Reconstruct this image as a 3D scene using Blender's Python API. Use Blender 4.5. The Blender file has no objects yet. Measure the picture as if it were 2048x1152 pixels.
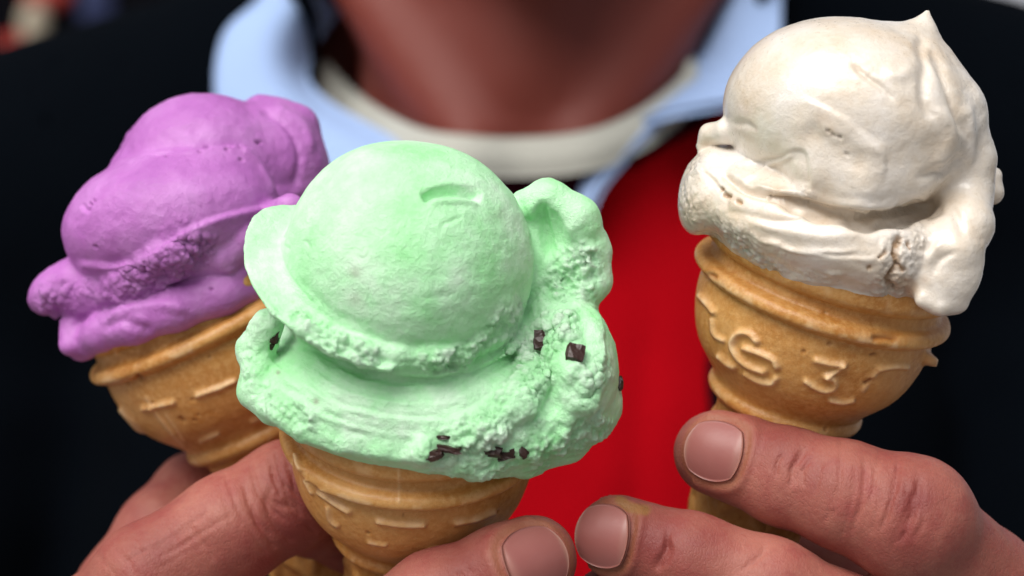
import bpy, math, time
import numpy as np
T0 = time.time()
R = math.radians
sc = bpy.context.scene
col = sc.collection

# ------------------------------------------------------------------ camera, world, sun, exposure
DIST = 400.0          # mm from the lens to the plane of the ice creams
EYE = 1.40            # height of the lens above the ground, m
cam_d = bpy.data.cameras.new("camera")
cam = bpy.data.objects.new("camera", cam_d)
col.objects.link(cam)
cam.location = (0, -DIST / 1000, EYE)
cam.rotation_euler = (R(90), 0, 0)
cam_d.sensor_width = 36
cam_d.lens = 36 * DIST / 204.8
cam_d.clip_start = 0.02
cam_d.clip_end = 200
cam_d.dof.use_dof = True
cam_d.dof.focus_distance = 0.385
cam_d.dof.aperture_fstop = 70.3 / 7.0
sc.camera = cam

world = bpy.data.worlds.new("World")
sc.world = world
world.use_nodes = True
wn = world.node_tree
sky = wn.nodes.new("ShaderNodeTexSky")
sky.sky_type = 'NISHITA'
sky.sun_disc = False
sky.sun_elevation = R(50)
sky.sun_rotation = R(-145)
sky.air_density = 1.0
sky.dust_density = 4.0
sky.ozone_density = 1.0
hs = wn.nodes.new("ShaderNodeHueSaturation")
hs.inputs['Saturation'].default_value = 0.35      # overcast: the blue is mostly gone
wn.links.new(sky.outputs[0], hs.inputs['Color'])
wn.links.new(hs.outputs[0], wn.nodes['Background'].inputs['Color'])
wn.nodes['Background'].inputs['Strength'].default_value = 0.075

sun_d = bpy.data.lights.new("sun", 'SUN')
sun_d.energy = 2.8
sun_d.angle = R(48)
sun_d.color = (1.0, 0.965, 0.92)
sun = bpy.data.objects.new("sun", sun_d)
col.objects.link(sun)
from mathutils import Vector
sd = Vector((-0.38, -0.78, 1.05)).normalized()     # towards the sun
sun.rotation_euler = sd.to_track_quat('Z', 'Y').to_euler()
sun.location = (0, 0, 5)
sc.view_settings.view_transform = 'Standard'
sc.view_settings.look = 'None'
sc.view_settings.gamma = 1
sc.view_settings.exposure = 0.30
sc.cycles.max_bounces = 8

# ------------------------------------------------------------------ units: the work is done in mm round the focus plane
def S(Y):
    return 0.1 * (DIST + Y) / DIST
def P(px, py, Y):
    s = S(Y)
    return np.array([(px - 1024) * s, Y, (576 - py) * s])
def proj(V):
    s = 0.1 * (DIST + V[:, 1]) / DIST
    return 1024 + V[:, 0] / s, 576 - V[:, 2] / s
def nrm(v):
    v = np.asarray(v, float)
    return v / np.linalg.norm(v)

# ------------------------------------------------------------------ noise
rng = np.random.default_rng(7)
LAT = rng.random((64, 64, 64)).astype(np.float32) * 2 - 1
JIT = rng.random((32, 32, 32, 3)).astype(np.float32)
def vnoise(p, wl, seed=0):
    q = p / wl + seed * 7.31 + 1000
    i = np.floor(q).astype(np.int64); f = (q - i).astype(np.float32)
    f = f * f * (3 - 2 * f)
    i &= 63; j = (i + 1) & 63
    x0, y0, z0 = i.T; x1, y1, z1 = j.T; fx, fy, fz = f.T
    a = LAT[x0, y0, z0] * (1 - fx) + LAT[x1, y0, z0] * fx
    b = LAT[x0, y1, z0] * (1 - fx) + LAT[x1, y1, z0] * fx
    c = LAT[x0, y0, z1] * (1 - fx) + LAT[x1, y0, z1] * fx
    d = LAT[x0, y1, z1] * (1 - fx) + LAT[x1, y1, z1] * fx
    return (a * (1 - fy) + b * fy) * (1 - fz) + (c * (1 - fy) + d * fy) * fz
def fbm(p, wl, octv=4, seed=0, gain=0.55):
    s = 0; a = 1; t = 0
    for o in range(octv):
        s = s + a * vnoise(p, wl / 2.03 ** o, seed + o * 3); t += a; a *= gain
    return s / t
def worley(p, wl, seed=0):
    q = p / wl + seed * 5.17 + 500
    i = np.floor(q).astype(np.int64); f = q - i
    best = np.full(len(p), 9.0)
    for dx in (-1, 0, 1):
        for dy in (-1, 0, 1):
            for dz in (-1, 0, 1):
                o = np.array([dx, dy, dz])
                k = (i + o) & 31
                c = JIT[k[:, 0], k[:, 1], k[:, 2]] + o - f
                best = np.minimum(best, (c * c).sum(1))
    return np.sqrt(best)

# ------------------------------------------------------------------ signed distances (p is an N x 3 array, mm)
def sph(p, c, r):
    return np.sqrt(((p - c) ** 2).sum(1)) - r
def basis(a):                                        # rows: x-like, y-like (depth), a (up)
    a = nrm(a)
    x = nrm(np.cross(np.array([0, 1, 0]), a)); y = np.cross(a, x)
    return np.array([x, y, a])
def roll(deg):
    r = R(deg)
    return np.array([[math.cos(r), 0, -math.sin(r)], [0, 1, 0], [math.sin(r), 0, math.cos(r)]])
def ell(p, c, rad, B=None):
    q = p - c
    if B is not None: q = q @ B.T
    rad = np.array(rad, float)
    k0 = np.sqrt(((q / rad) ** 2).sum(1)); k1 = np.sqrt(((q / rad ** 2) ** 2).sum(1)) + 1e-9
    return k0 * (k0 - 1) / k1
def cap(p, a, b, ra, rb):
    a = np.asarray(a, float); d = np.asarray(b, float) - a
    t = np.clip(((p - a) @ d) / (d @ d), 0, 1)
    return np.sqrt(((p - a - t[:, None] * d) ** 2).sum(1)) - (ra + (rb - ra) * t)
def smin(a, b, k):
    h = np.clip(0.5 + 0.5 * (b - a) / k, 0, 1)
    return b + (a - b) * h - k * h * (1 - h)
def smax(a, b, k): return -smin(-a, -b, k)
def chain(p, pts, rs, k=1.0):
    d = cap(p, pts[0], pts[1], rs[0], rs[1])
    for i in range(1, len(pts) - 1):
        d = smin(d, cap(p, pts[i], pts[i + 1], rs[i], rs[i + 1]), k)
    return d
def hit(f, pxs, off=0.0, y0=-90, y1=200, fall=0.0):  # where the camera ray of a pixel meets the surface
    out = []
    for (px, py) in pxs:
        Y = y0; ok = False
        for _ in range(90):
            d = float(f(P(px, py, Y)[None, :])[0])
            if d < 0.05: ok = True; break
            Y += max(d * 0.8, 0.05)
            if Y > y1: break
        out.append(P(px, py, (Y + off) if ok else fall))
    return out

# ------------------------------------------------------------------ surface nets
def nets(f, lo, hi, h, blk=8):
    lo = np.array(lo, float); hi = np.array(hi, float)
    nb = np.ceil((hi - lo) / (h * blk)).astype(int)
    n = nb * blk + 1
    g = np.stack(np.meshgrid(*[np.arange(k) for k in nb], indexing='ij'), -1).reshape(-1, 3)
    cen = lo + (g + 0.5) * blk * h
    fc = f(cen)
    F = np.repeat(np.repeat(np.repeat(np.where(fc < 0, -9.0, 9.0).reshape(nb).astype(np.float32), blk, 0), blk, 1), blk, 2)
    F = np.pad(F, ((0, 1),) * 3, constant_values=9.0)
    act = g[np.abs(fc) < blk * h * 0.87 * 1.35 + 0.5 * h]
    o = np.stack(np.meshgrid(*[np.arange(blk + 1)] * 3, indexing='ij'), -1).reshape(-1, 3)
    for s0 in range(0, len(act), 2000):
        a = act[s0:s0 + 2000]
        idx = (a[:, None, :] * blk + o[None]).reshape(-1, 3)
        v = f(lo + idx * h)
        F[idx[:, 0], idx[:, 1], idx[:, 2]] = v
    F[0] = 9; F[-1] = 9; F[:, 0] = 9; F[:, -1] = 9; F[:, :, 0] = 9; F[:, :, -1] = 9
    I = F < 0
    c = np.zeros(n - 1, np.uint8)
    for dx in (0, 1):
        for dy in (0, 1):
            for dz in (0, 1):
                c += I[dx:n[0] - 1 + dx, dy:n[1] - 1 + dy, dz:n[2] - 1 + dz]
    ac = np.argwhere((c > 0) & (c < 8))
    vid = np.full(n - 1, -1, np.int64); vid[tuple(ac.T)] = np.arange(len(ac))
    acc = np.zeros((len(ac), 3)); cnt = np.zeros(len(ac))
    cs = [np.array(x) for x in ((0, 0, 0), (1, 0, 0), (0, 1, 0), (1, 1, 0), (0, 0, 1), (1, 0, 1), (0, 1, 1), (1, 1, 1))]
    Fv = [F[tuple((ac + k).T)] for k in cs]
    for i in range(8):
        for j in range(i + 1, 8):
            if np.abs(cs[i] - cs[j]).sum() != 1: continue
            a, b = Fv[i], Fv[j]
            m = (a < 0) != (b < 0)
            t = np.clip(a[m] / (a[m] - b[m]), 0, 1)
            acc[m] += cs[i] + t[:, None] * (cs[j] - cs[i]); cnt[m] += 1
    V = lo + (ac + acc / cnt[:, None]) * h
    Q = []
    for ax in range(3):
        u, w = (ax + 1) % 3, (ax + 2) % 3
        sl0 = [slice(None)] * 3; sl1 = [slice(None)] * 3
        sl0[ax] = slice(0, -1); sl1[ax] = slice(1, None)
        e = I[tuple(sl0)] != I[tuple(sl1)]
        ee = np.argwhere(e)
        ee = ee[(ee[:, u] > 0) & (ee[:, w] > 0)]
        ins = I[tuple(ee.T)]
        du = np.zeros(3, int); du[u] = 1; dw = np.zeros(3, int); dw[w] = 1
        q = np.stack([vid[tuple((ee - du - dw).T)], vid[tuple((ee - dw).T)], vid[tuple(ee.T)], vid[tuple((ee - du).T)]], 1)
        q[~ins] = q[~ins][:, ::-1]
        Q.append(q)
    Q = np.concatenate(Q); Q = Q[(Q >= 0).all(1)]
    return V, Q
def normals(V, Q):
    n = np.cross(V[Q[:, 2]] - V[Q[:, 0]], V[Q[:, 3]] - V[Q[:, 1]])
    N = np.zeros_like(V)
    for k in range(Q.shape[1]):
        for a in range(3):
            N[:, a] += np.bincount(Q[:, k], n[:, a], len(V))
    return N / (np.linalg.norm(N, axis=1)[:, None] + 1e-12)

# ------------------------------------------------------------------ brushes (sculpting along curves seen on the front of a thing)
def pdist(px, py, pts):
    best = np.full(len(px), 1e9); side = np.zeros(len(px)); tt = np.zeros(len(px))
    pts = np.array(pts, float); L = np.r_[0, np.cumsum(np.hypot(*np.diff(pts, axis=0).T))]
    for i in range(len(pts) - 1):
        ax, ay = pts[i]; dx, dy = pts[i + 1] - pts[i]; l2 = dx * dx + dy * dy
        t = np.clip(((px - ax) * dx + (py - ay) * dy) / l2, 0, 1)
        ex = px - ax - t * dx; ey = py - ay - t * dy
        d = np.hypot(ex, ey); m = d < best
        best = np.where(m, d, best)
        side = np.where(m, np.sign(dx * ey - dy * ex), side)     # +1: right-hand side seen along the curve (image y is down)
        tt = np.where(m, L[i] + t * math.sqrt(l2), tt)
    return best, side, tt, L[-1]
def smooth_pts(pts, n=8):
    p = np.array(pts, float)
    if len(p) < 3: return p
    q = np.vstack([2 * p[0] - p[1], p, 2 * p[-1] - p[-2]]); out = []
    for i in range(len(p) - 1):
        a, b, c, d = q[i:i + 4]
        for t in np.arange(n) / n:
            out.append(0.5 * (2 * b + (c - a) * t + (2 * a - 5 * b + 4 * c - d) * t * t + (3 * b - a - 3 * c + d) * t ** 3))
    return np.vstack([out, p[-1]])
def ss(x, a, b):
    t = np.clip((x - a) / (b - a), 0, 1); return t * t * (3 - 2 * t)
class Sculpt:
    def __init__(s, V, Q):
        s.V, s.Q = V, Q; s.upd(); s.tint = np.zeros(len(V)); s.tint2 = np.zeros(len(V)); s.crumb = np.zeros(len(V))
    def upd(s):
        s.N = normals(s.V, s.Q); s.px, s.py = proj(s.V)
        s.face = ss(-s.N[:, 1], -0.15, 0.15)
    def push(s, d): s.V = s.V + s.N * d[:, None]
    def ridge(s, pts, w, amp, fade=20, wob=0, seed=0, facing=True):
        pts = smooth_pts(pts)
        x, y = s.px, s.py
        if wob:
            x = x + wob * vnoise(s.V, 3.0, seed); y = y + wob * vnoise(s.V, 3.0, seed + 5)
        d, sd, t, L = pdist(x, y, pts)
        m = np.exp(-(d / w) ** 2) * (ss(t, -1, fade) * ss(L - t, -1, fade) if fade else 1)
        if fade: m = m
        if facing: m = m * s.face
        s.push(amp * m); return m
    def step(s, pts, w, decay, amp, fade=30, wob=0, seed=0):     # raised on the right-hand side of the curve, falling off over 'decay'
        pts = smooth_pts(pts)
        x, y = s.px, s.py
        if wob:
            x = x + wob * vnoise(s.V, 2.5, seed); y = y + wob * vnoise(s.V, 2.5, seed + 5)
        d, sd, t, L = pdist(x, y, pts)
        u = d * sd
        m = ss(u, -w, w) * np.exp(-np.clip(u, 0, None) / decay) * ss(t, 0, fade) * ss(L - t, 0, fade) * s.face
        s.push(amp * m); return m
    def mask(s, pts, soft, closed=False, facing=True):           # along a curve (soft = half width) or inside a polygon
        if not closed:
            d, _, _, _ = pdist(s.px, s.py, smooth_pts(pts)); m = 1 - ss(d, soft * 0.5, soft * 1.3)
        else:
            P0 = np.array(pts, float); inside = np.zeros(len(s.px), bool)
            for (x1, y1), (x2, y2) in zip(P0, np.roll(P0, -1, 0)):
                c = ((y1 > s.py) != (y2 > s.py)) & (s.px < (x2 - x1) * (s.py - y1) / (y2 - y1 + 1e-9) + x1)
                inside ^= c
            d, _, _, _ = pdist(s.px, s.py, np.vstack([P0, P0[:1]]))
            m = np.where(inside, ss(d, 0, soft), 0)
        return m * s.face if facing else m

# ------------------------------------------------------------------ objects
def blank(name, loc_mm, label=None, cat=None, group=None):
    o = bpy.data.objects.new(name, None); col.objects.link(o)
    o.empty_display_size = 0.02
    o.location = (loc_mm[0] / 1000, loc_mm[1] / 1000, loc_mm[2] / 1000 + EYE)
    tag(o, label, cat, group); return o
def tag(o, label=None, cat=None, group=None, kind=None):
    if label: o['label'] = label
    if cat: o['category'] = cat
    if group: o['group'] = group
    if kind: o['kind'] = kind
    return o
def world_origin(o):
    v = np.zeros(3)
    while o is not None:
        v += np.array(o.location); o = o.parent
    return v
def mesh(name, V, Q, mat, parent=None, smooth=True, attrs=None, origin=None):
    V = np.asarray(V, float) / 1000 + np.array([0, 0, EYE])
    org = world_origin(parent) if parent is not None else (np.zeros(3) if origin is None else np.array(origin))
    V = V - org
    me = bpy.data.meshes.new(name)
    Q = np.asarray(Q, np.int32); k = Q.shape[1]
    me.vertices.add(len(V)); me.vertices.foreach_set('co', V.astype(np.float32).ravel())
    me.loops.add(Q.size); me.loops.foreach_set('vertex_index', Q.ravel())
    me.polygons.add(len(Q))
    me.polygons.foreach_set('loop_start', np.arange(0, Q.size, k, dtype=np.int32))
    me.polygons.foreach_set('use_smooth', np.full(len(Q), smooth))
    me.update(calc_edges=True)
    if attrs:
        for n_, a in attrs.items():
            at = me.attributes.new(n_, 'FLOAT', 'POINT'); at.data.foreach_set('value', np.asarray(a, np.float32))
    me.materials.append(mat)
    o = bpy.data.objects.new(name, me); col.objects.link(o)
    if parent is not None: o.parent = parent
    elif origin is not None: o.location = origin
    return o
def boxm(c, s):                                      # box: centre, full size (mm) -> V, Q
    v = np.array([(x, y, z) for x in (-.5, .5) for y in (-.5, .5) for z in (-.5, .5)]) * np.array(s) + np.array(c)
    return v, np.array([(0, 1, 3, 2), (4, 6, 7, 5), (0, 4, 5, 1), (2, 3, 7, 6), (0, 2, 6, 4), (1, 5, 7, 3)])

# ------------------------------------------------------------------ materials
def new_mat(name):
    m = bpy.data.materials.new(name); m.use_nodes = True
    nt = m.node_tree; b = nt.nodes['Principled BSDF']
    tc = nt.nodes.new('ShaderNodeTexCoord')
    mp = nt.nodes.new('ShaderNodeMapping'); mp.inputs['Scale'].default_value = (1000, 1000, 1000)
    nt.links.new(tc.outputs['Object'], mp.inputs['Vector'])
    return m, nt, b, mp.outputs[0]
def noise(nt, vec, scale, detail=4, rough=0.55, dist=0.0):
    n = nt.nodes.new('ShaderNodeTexNoise'); n.inputs['Scale'].default_value = scale
    n.inputs['Detail'].default_value = detail; n.inputs['Roughness'].default_value = rough
    n.inputs['Distortion'].default_value = dist
    nt.links.new(vec, n.inputs['Vector']); return n.outputs[0]
def ramp(nt, fac, stops):
    r = nt.nodes.new('ShaderNodeValToRGB'); e = r.color_ramp.elements
    while len(e) < len(stops): e.new(0.5)
    for k, (p_, c) in enumerate(stops):
        e[k].position = p_; e[k].color = (*c, 1) if len(c) == 3 else c
    nt.links.new(fac, r.inputs[0]); return r.outputs[0]
def mixc(nt, f, a, b, mode='MIX'):
    m = nt.nodes.new('ShaderNodeMix'); m.data_type = 'RGBA'; m.blend_type = mode
    for s, v in ((m.inputs[0], f), (m.inputs[6], a), (m.inputs[7], b)):
        if hasattr(v, 'default_value') or hasattr(v, 'is_linked'): nt.links.new(v, s)
        elif isinstance(v, (int, float)): s.default_value = v
        else: s.default_value = (*v, 1)
    return m.outputs[2]
def attr(nt, name):
    a = nt.nodes.new('ShaderNodeAttribute'); a.attribute_name = name; return a.outputs['Fac']
def math_(nt, op, a, b=0.0):
    m = nt.nodes.new('ShaderNodeMath'); m.operation = op
    for s, v in ((m.inputs[0], a), (m.inputs[1], b)):
        if isinstance(v, (int, float)): s.default_value = v
        else: nt.links.new(v, s)
    return m.outputs[0]
def bump(nt, b, h, strength, dist_mm, prev=None):
    n = nt.nodes.new('ShaderNodeBump'); n.inputs['Strength'].default_value = strength
    n.inputs['Distance'].default_value = dist_mm / 1000
    nt.links.new(h, n.inputs['Height'])
    if prev is not None: nt.links.new(prev, n.inputs['Normal'])
    nt.links.new(n.outputs[0], b.inputs['Normal']); return n.outputs[0]
def sss(b, w, rad, scale_mm):
    b.inputs['Subsurface Weight'].default_value = w
    b.inputs['Subsurface Radius'].default_value = rad
    b.inputs['Subsurface Scale'].default_value = scale_mm / 1000

def icecream_mat(name, c_mid, c_light, c_deep, spot, rough, bump_s, coat=0.0):
    m, nt, b, v = new_mat(name)
    n1 = noise(nt, v, 0.09, 5, 0.6); n2 = noise(nt, v, 0.9, 4, 0.6)
    c = ramp(nt, n1, [(0.25, c_deep), (0.5, c_mid), (0.75, c_light)])
    c = mixc(nt, math_(nt, 'MULTIPLY', ramp(nt, n2, [(0.45, (0, 0, 0)), (0.75, (1, 1, 1))]), 0.20), c, c_light)
    c = mixc(nt, attr(nt, 'tint'), c, spot)
    c = mixc(nt, attr(nt, 'tint2'), c, c_light)
    nt.links.new(c, b.inputs['Base Color'])
    rr = math_(nt, 'ADD', math_(nt, 'MULTIPLY', n2, 0.25), rough - 0.12)
    nt.links.new(rr, b.inputs['Roughness'])
    sss(b, 0.25, (1.0, 1.0, 1.0), 0.9)
    b.inputs['Coat Weight'].default_value = coat; b.inputs['Coat Roughness'].default_value = 0.22
    f1 = bump(nt, b, noise(nt, v, 2.6, 5, 0.7), bump_s, 0.35)
    f2 = bump(nt, b, noise(nt, v, 0.55, 3, 0.6, 0.4), bump_s * 0.8, 0.6, f1)
    h_ = math_(nt, 'MULTIPLY', attr(nt, 'crumb'), noise(nt, v, 1.1, 6, 0.75, 0.6))
    f3 = bump(nt, b, h_, 0.6, 1.3, f2)
    vo = nt.nodes.new('ShaderNodeTexVoronoi'); vo.feature = 'SMOOTH_F1'; vo.inputs['Scale'].default_value = 0.85
    nt.links.new(v, vo.inputs['Vector'])
    bump(nt, b, math_(nt, 'MULTIPLY', attr(nt, 'crumb'), math_(nt, 'SUBTRACT', 1.0, vo.outputs['Distance'])), 0.6, 0.9, f3)
    return m
M = {}
M['mint'] = icecream_mat('mint_ice_cream', (0.50, 0.90, 0.53), (0.74, 0.96, 0.76), (0.33, 0.84, 0.35), (0.30, 0.36, 0.24), 0.60, 0.75)
M['violet'] = icecream_mat('violet_ice_cream', (0.48, 0.155, 0.51), (0.58, 0.24, 0.62), (0.39, 0.105, 0.43), (0.22, 0.03, 0.22), 0.45, 0.55, 0.10)
M['cream'] = icecream_mat('vanilla_ice_cream', (0.76, 0.68, 0.58), (0.85, 0.81, 0.77), (0.66, 0.53, 0.39), (0.50, 0.27, 0.10), 0.30, 0.35, 0.75)

def wafer():
    m, nt, b, v = new_mat('wafer')
    n1 = noise(nt, v, 0.07, 4, 0.65, 0.3); n2 = noise(nt, v, 0.8, 5, 0.7); n3 = noise(nt, v, 3.0, 3, 0.7)
    c = ramp(nt, n1, [(0.3, (0.46, 0.185, 0.036)), (0.5, (0.57, 0.265, 0.068)), (0.7, (0.66, 0.35, 0.115))])
    c = mixc(nt, ramp(nt, n2, [(0.42, (0, 0, 0)), (0.80, (1, 1, 1))]), c, (0.72, 0.42, 0.16))
    c = mixc(nt, math_(nt, 'MULTIPLY', ramp(nt, n3, [(0.30, (1, 1, 1)), (0.45, (0, 0, 0))]), 0.35), c, (0.40, 0.16, 0.035))
    c = mixc(nt, attr(nt, 'tint'), c, (0.85, 0.60, 0.34))
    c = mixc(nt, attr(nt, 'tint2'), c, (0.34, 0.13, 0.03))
    nt.links.new(c, b.inputs['Base Color'])
    b.inputs['Roughness'].default_value = 0.36
    b.inputs['Specular IOR Level'].default_value = 0.45
    sss(b, 0.12, (1, 0.5, 0.2), 1.0)
    f1 = bump(nt, b, n3, 0.35, 0.22)
    bump(nt, b, noise(nt, v, 0.5, 3, 0.6), 0.4, 0.5, f1)
    return m
M['wafer'] = wafer()

def skin():
    m, nt, b, v = new_mat('skin')
    n1 = noise(nt, v, 0.035, 4, 0.6); n2 = noise(nt, v, 0.16, 5, 0.65); n3 = noise(nt, v, 1.6, 3, 0.6)
    c = ramp(nt, n1, [(0.35, (0.29, 0.088, 0.066)), (0.65, (0.38, 0.138, 0.104))])
    c = mixc(nt, math_(nt, 'MULTIPLY', ramp(nt, n2, [(0.42, (0, 0, 0)), (0.68, (1, 1, 1))]), 0.65), c, (0.27, 0.052, 0.050))
    c = mixc(nt, math_(nt, 'MULTIPLY', ramp(nt, n3, [(0.5, (0, 0, 0)), (0.8, (1, 1, 1))]), 0.25), c, (0.43, 0.20, 0.165))
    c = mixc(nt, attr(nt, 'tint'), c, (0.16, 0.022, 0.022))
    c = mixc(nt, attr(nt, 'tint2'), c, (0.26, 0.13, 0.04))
    nt.links.new(c, b.inputs['Base Color'])
    b.inputs['Roughness'].default_value = 0.48
    b.inputs['Specular IOR Level'].default_value = 0.28
    sss(b, 0.14, (1.0, 0.35, 0.2), 1.6)
    # skin relief: two sets of fine furrows
    vo = nt.nodes.new('ShaderNodeTexVoronoi'); vo.feature = 'DISTANCE_TO_EDGE'; vo.inputs['Scale'].default_value = 1.15
    mp = nt.nodes.new('ShaderNodeMapping'); mp.inputs['Scale'].default_value = (1.3, 0.8, 0.8); nt.links.new(v, mp.inputs[0])
    nt.links.new(mp.outputs[0], vo.inputs['Vector'])
    f0 = bump(nt, b, ramp(nt, vo.outputs['Distance'], [(0.0, (0, 0, 0)), (0.16, (1, 1, 1))]), 0.30, 0.12)
    bump(nt, b, noise(nt, v, 0.55, 6, 0.72), 0.38, 0.5, f0)
    return m
M['skin'] = skin()

def nail():
    m, nt, b, v = new_mat('nail')
    c = mixc(nt, attr(nt, 'tint'), (0.31, 0.110, 0.096), (0.40, 0.22, 0.165))
    c = mixc(nt, math_(nt, 'MULTIPLY', noise(nt, v, 0.25, 3), 0.5), c, (0.25, 0.072, 0.068))
    nt.links.new(c, b.inputs['Base Color']); b.inputs['Roughness'].default_value = 0.4
    sss(b, 0.2, (1, .4, .3), 1.0)
    bump(nt, b, noise(nt, v, 0.8, 3), 0.15, 0.2)
    return m
M['nail'] = nail()
def plain(name, colr, rough=0.6, amt=0.25, scale=0.1, bs=0.2, bscale=1.0, sheen=0.0):
    m, nt, b, v = new_mat(name)
    c = mixc(nt, math_(nt, 'MULTIPLY', noise(nt, v, scale, 4), amt), colr, tuple(x * 0.6 for x in colr))
    nt.links.new(c, b.inputs['Base Color']); b.inputs['Roughness'].default_value = rough
    b.inputs['Sheen Weight'].default_value = sheen
    bump(nt, b, noise(nt, v, bscale, 3), bs, 0.3)
    return m
def fabric(name, colr, rough=0.85, wave=1.2, sheen=0.0, spec=0.2):
    m, nt, b, v = new_mat(name)
    c = mixc(nt, math_(nt, 'MULTIPLY', noise(nt, v, 0.02, 4), 0.5), colr, tuple(x * 0.7 for x in colr))
    nt.links.new(c, b.inputs['Base Color']); b.inputs['Roughness'].default_value = rough
    b.inputs['Specular IOR Level'].default_value = spec; b.inputs['Sheen Weight'].default_value = sheen
    w = nt.nodes.new('ShaderNodeTexWave'); w.inputs['Scale'].default_value = wave; nt.links.new(v, w.inputs['Vector'])
    bump(nt, b, w.outputs['Fac'], 0.3, 0.3)
    return m
M['chip'] = plain('dark_chocolate', (0.034, 0.012, 0.008), 0.38, 0.4, 0.6, 0.5, 1.5)
M['jacket'] = fabric('navy_jacket', (0.0014, 0.0024, 0.0042), 1.0, spec=0.03)
M['red'] = fabric('red_sweater', (0.38, 0.0015, 0.006), 1.0, spec=0.04)
M['maroon'] = fabric('maroon_knit', (0.035, 0.003, 0.010), 1.0, spec=0.05)
M['tee'] = fabric('white_jersey', (0.46, 0.46, 0.41), 0.85)
M['blue'] = fabric('blue_cotton', (0.36, 0.50, 0.80), 0.8)
M['hair'] = plain('brown_hair', (0.03, 0.018, 0.01), 0.5, 0.5, 0.3, 0.6, 0.8)
M['dark'] = fabric('dark_timber', (0.003, 0.003, 0.0045), 1.0, spec=0.05)
M['beige'] = plain('beige_cloth', (0.42, 0.36, 0.27), 0.8, 0.3, 0.02)
M['bgred'] = plain('red_cloth', (0.30, 0.02, 0.012), 0.8, 0.3, 0.02)
M['bgblue'] = plain('blue_cloth', (0.008, 0.016, 0.07), 0.8, 0.3, 0.02)
M['pale'] = plain('pale_render', (0.45, 0.47, 0.52), 0.8, 0.2, 0.003)
M['paving'] = plain('paving', (0.20, 0.19, 0.18), 0.85, 0.5, 0.004, 0.4, 0.05)

# ------------------------------------------------------------------ the wafer cones
def up_axis(rho, phi):
    r, f = R(rho), R(phi)
    return np.array([math.sin(r) * math.cos(f), -math.sin(f), math.cos(r) * math.cos(f)])
def spline_profile():
    k = [(-10.6, 22.0), (-11.2, 23.4), (-11.3, 24.6), (-10.8, 25.7), (-9.5, 26.3), (-7.4, 26.5), (-6.0, 26.2), (-5.1, 25.2), (-4.6, 24.1), (-3.4, 23.9), (-2.2, 24.3),
         (-1.5, 26.0), (-0.4, 26.7), (0.7, 26.5), (1.5, 25.3), (2.1, 24.3), (3.2, 24.3), (6.0, 24.3), (9.0, 23.85), (12.0, 23.1), (14.5, 22.1),
         (16.8, 20.8), (18.9, 19.0), (21.0, 17.1), (22.4, 16.1), (23.2, 15.9), (24.0, 16.3), (25.0, 16.35), (26.0, 15.7), (26.6, 14.6), (27.4, 13.6), (29.5, 13.1),
         (40, 12.4), (55, 11.3), (70, 10.2), (73, 9.8), (74, 8.5), (74.3, 0.01)]
    k = np.array(k); out = []
    sp = smooth_pts(k, 24)
    L = np.r_[0, np.cumsum(np.hypot(*np.diff(sp, axis=0).T))]
    n1 = np.arange(0, L[np.argmax(sp[:, 0] > 30)], 0.33); n2 = np.arange(n1[-1] + 0.7, L[-1], 0.7)
    s = np.r_[n1, n2, L[-1]]
    return np.interp(s, L, sp[:, 0]), np.interp(s, L, sp[:, 1])
PT, PR = spline_profile()
def lathe(C, a, k, seed, brushes):
    B = basis(a); n = 500
    th = np.arange(n) / n * 2 * np.pi
    # a true wafer is never perfectly round
    t = PT[:, None] * k; r = PR[:, None] * k * (1 + 0.006 * np.sin(2 * th + seed) + 0.004 * np.sin(3 * th + seed * 2))[None]
    # waffle grid on the stem
    if True:
        g = (t / k > 31) & (t / k < 72)
        u = th[None] * 12
        wv = np.maximum(np.cos(th[None] * 3.5 + t / k * 0.22) ** 10, np.cos(th[None] * 3.5 - t / k * 0.22) ** 10)
        r = r + np.where(g, 0.9 * wv, 0) * ss(t / k, 30, 33)
    X = C + (-t)[..., None] * B[2] + (r * np.cos(th))[..., None] * B[0] + (r * np.sin(th))[..., None] * B[1]
    V = X.reshape(-1, 3)
    i = np.arange(len(PT) - 1)[:, None] * n; j = np.arange(n)[None]; j1 = (j + 1) % n
    Q = np.stack([i + j, i + j1, i + n + j1, i + n + j], -1).reshape(-1, 4)
    if np.einsum('ij,ij->i', normals(V, Q), V - (C - B[2] * 10 * 1.0)).mean() < 0: Q = Q[:, ::-1]
    s = Sculpt(V, Q)
    tv = np.repeat(PT, n)
    s.push(0.10 * fbm(V, 6, 3, seed) + 0.045 * fbm(V, 1.2, 3, seed + 4))
    # small chips broken out of the ridge, pits
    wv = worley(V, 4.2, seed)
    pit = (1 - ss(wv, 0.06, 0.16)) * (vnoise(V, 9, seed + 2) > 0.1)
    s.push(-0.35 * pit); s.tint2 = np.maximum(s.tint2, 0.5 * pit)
    s.upd()
    for kind, pts, w, amp in brushes:
        if kind == 'r':
            m = s.ridge(pts, w, amp * 1.25, fade=0, wob=1.2); s.tint = np.maximum(s.tint, 0.95 * m * (0.6 + 0.5 * vnoise(V, 1.5, 3)))
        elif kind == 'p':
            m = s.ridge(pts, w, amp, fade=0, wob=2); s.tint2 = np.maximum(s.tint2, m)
        elif kind == 's':
            m = s.ridge(pts, w, amp, fade=6, wob=0.5); s.tint = np.maximum(s.tint, 0.4 * m)
    # raised ridges are paler where the batter is baked less and rubbed
    rub = ss(fbm(V, 3.5, 4, seed + 9), 0.02, 0.35) * (np.exp(-((tv - 0.2) / 1.1) ** 2) + 0.5 * np.exp(-((tv + 7.5) / 2) ** 2) + 0.8 * np.exp(-((tv - 24.8) / 1.0) ** 2))
    s.tint = np.maximum(s.tint, 0.55 * rub)
    return s

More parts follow.
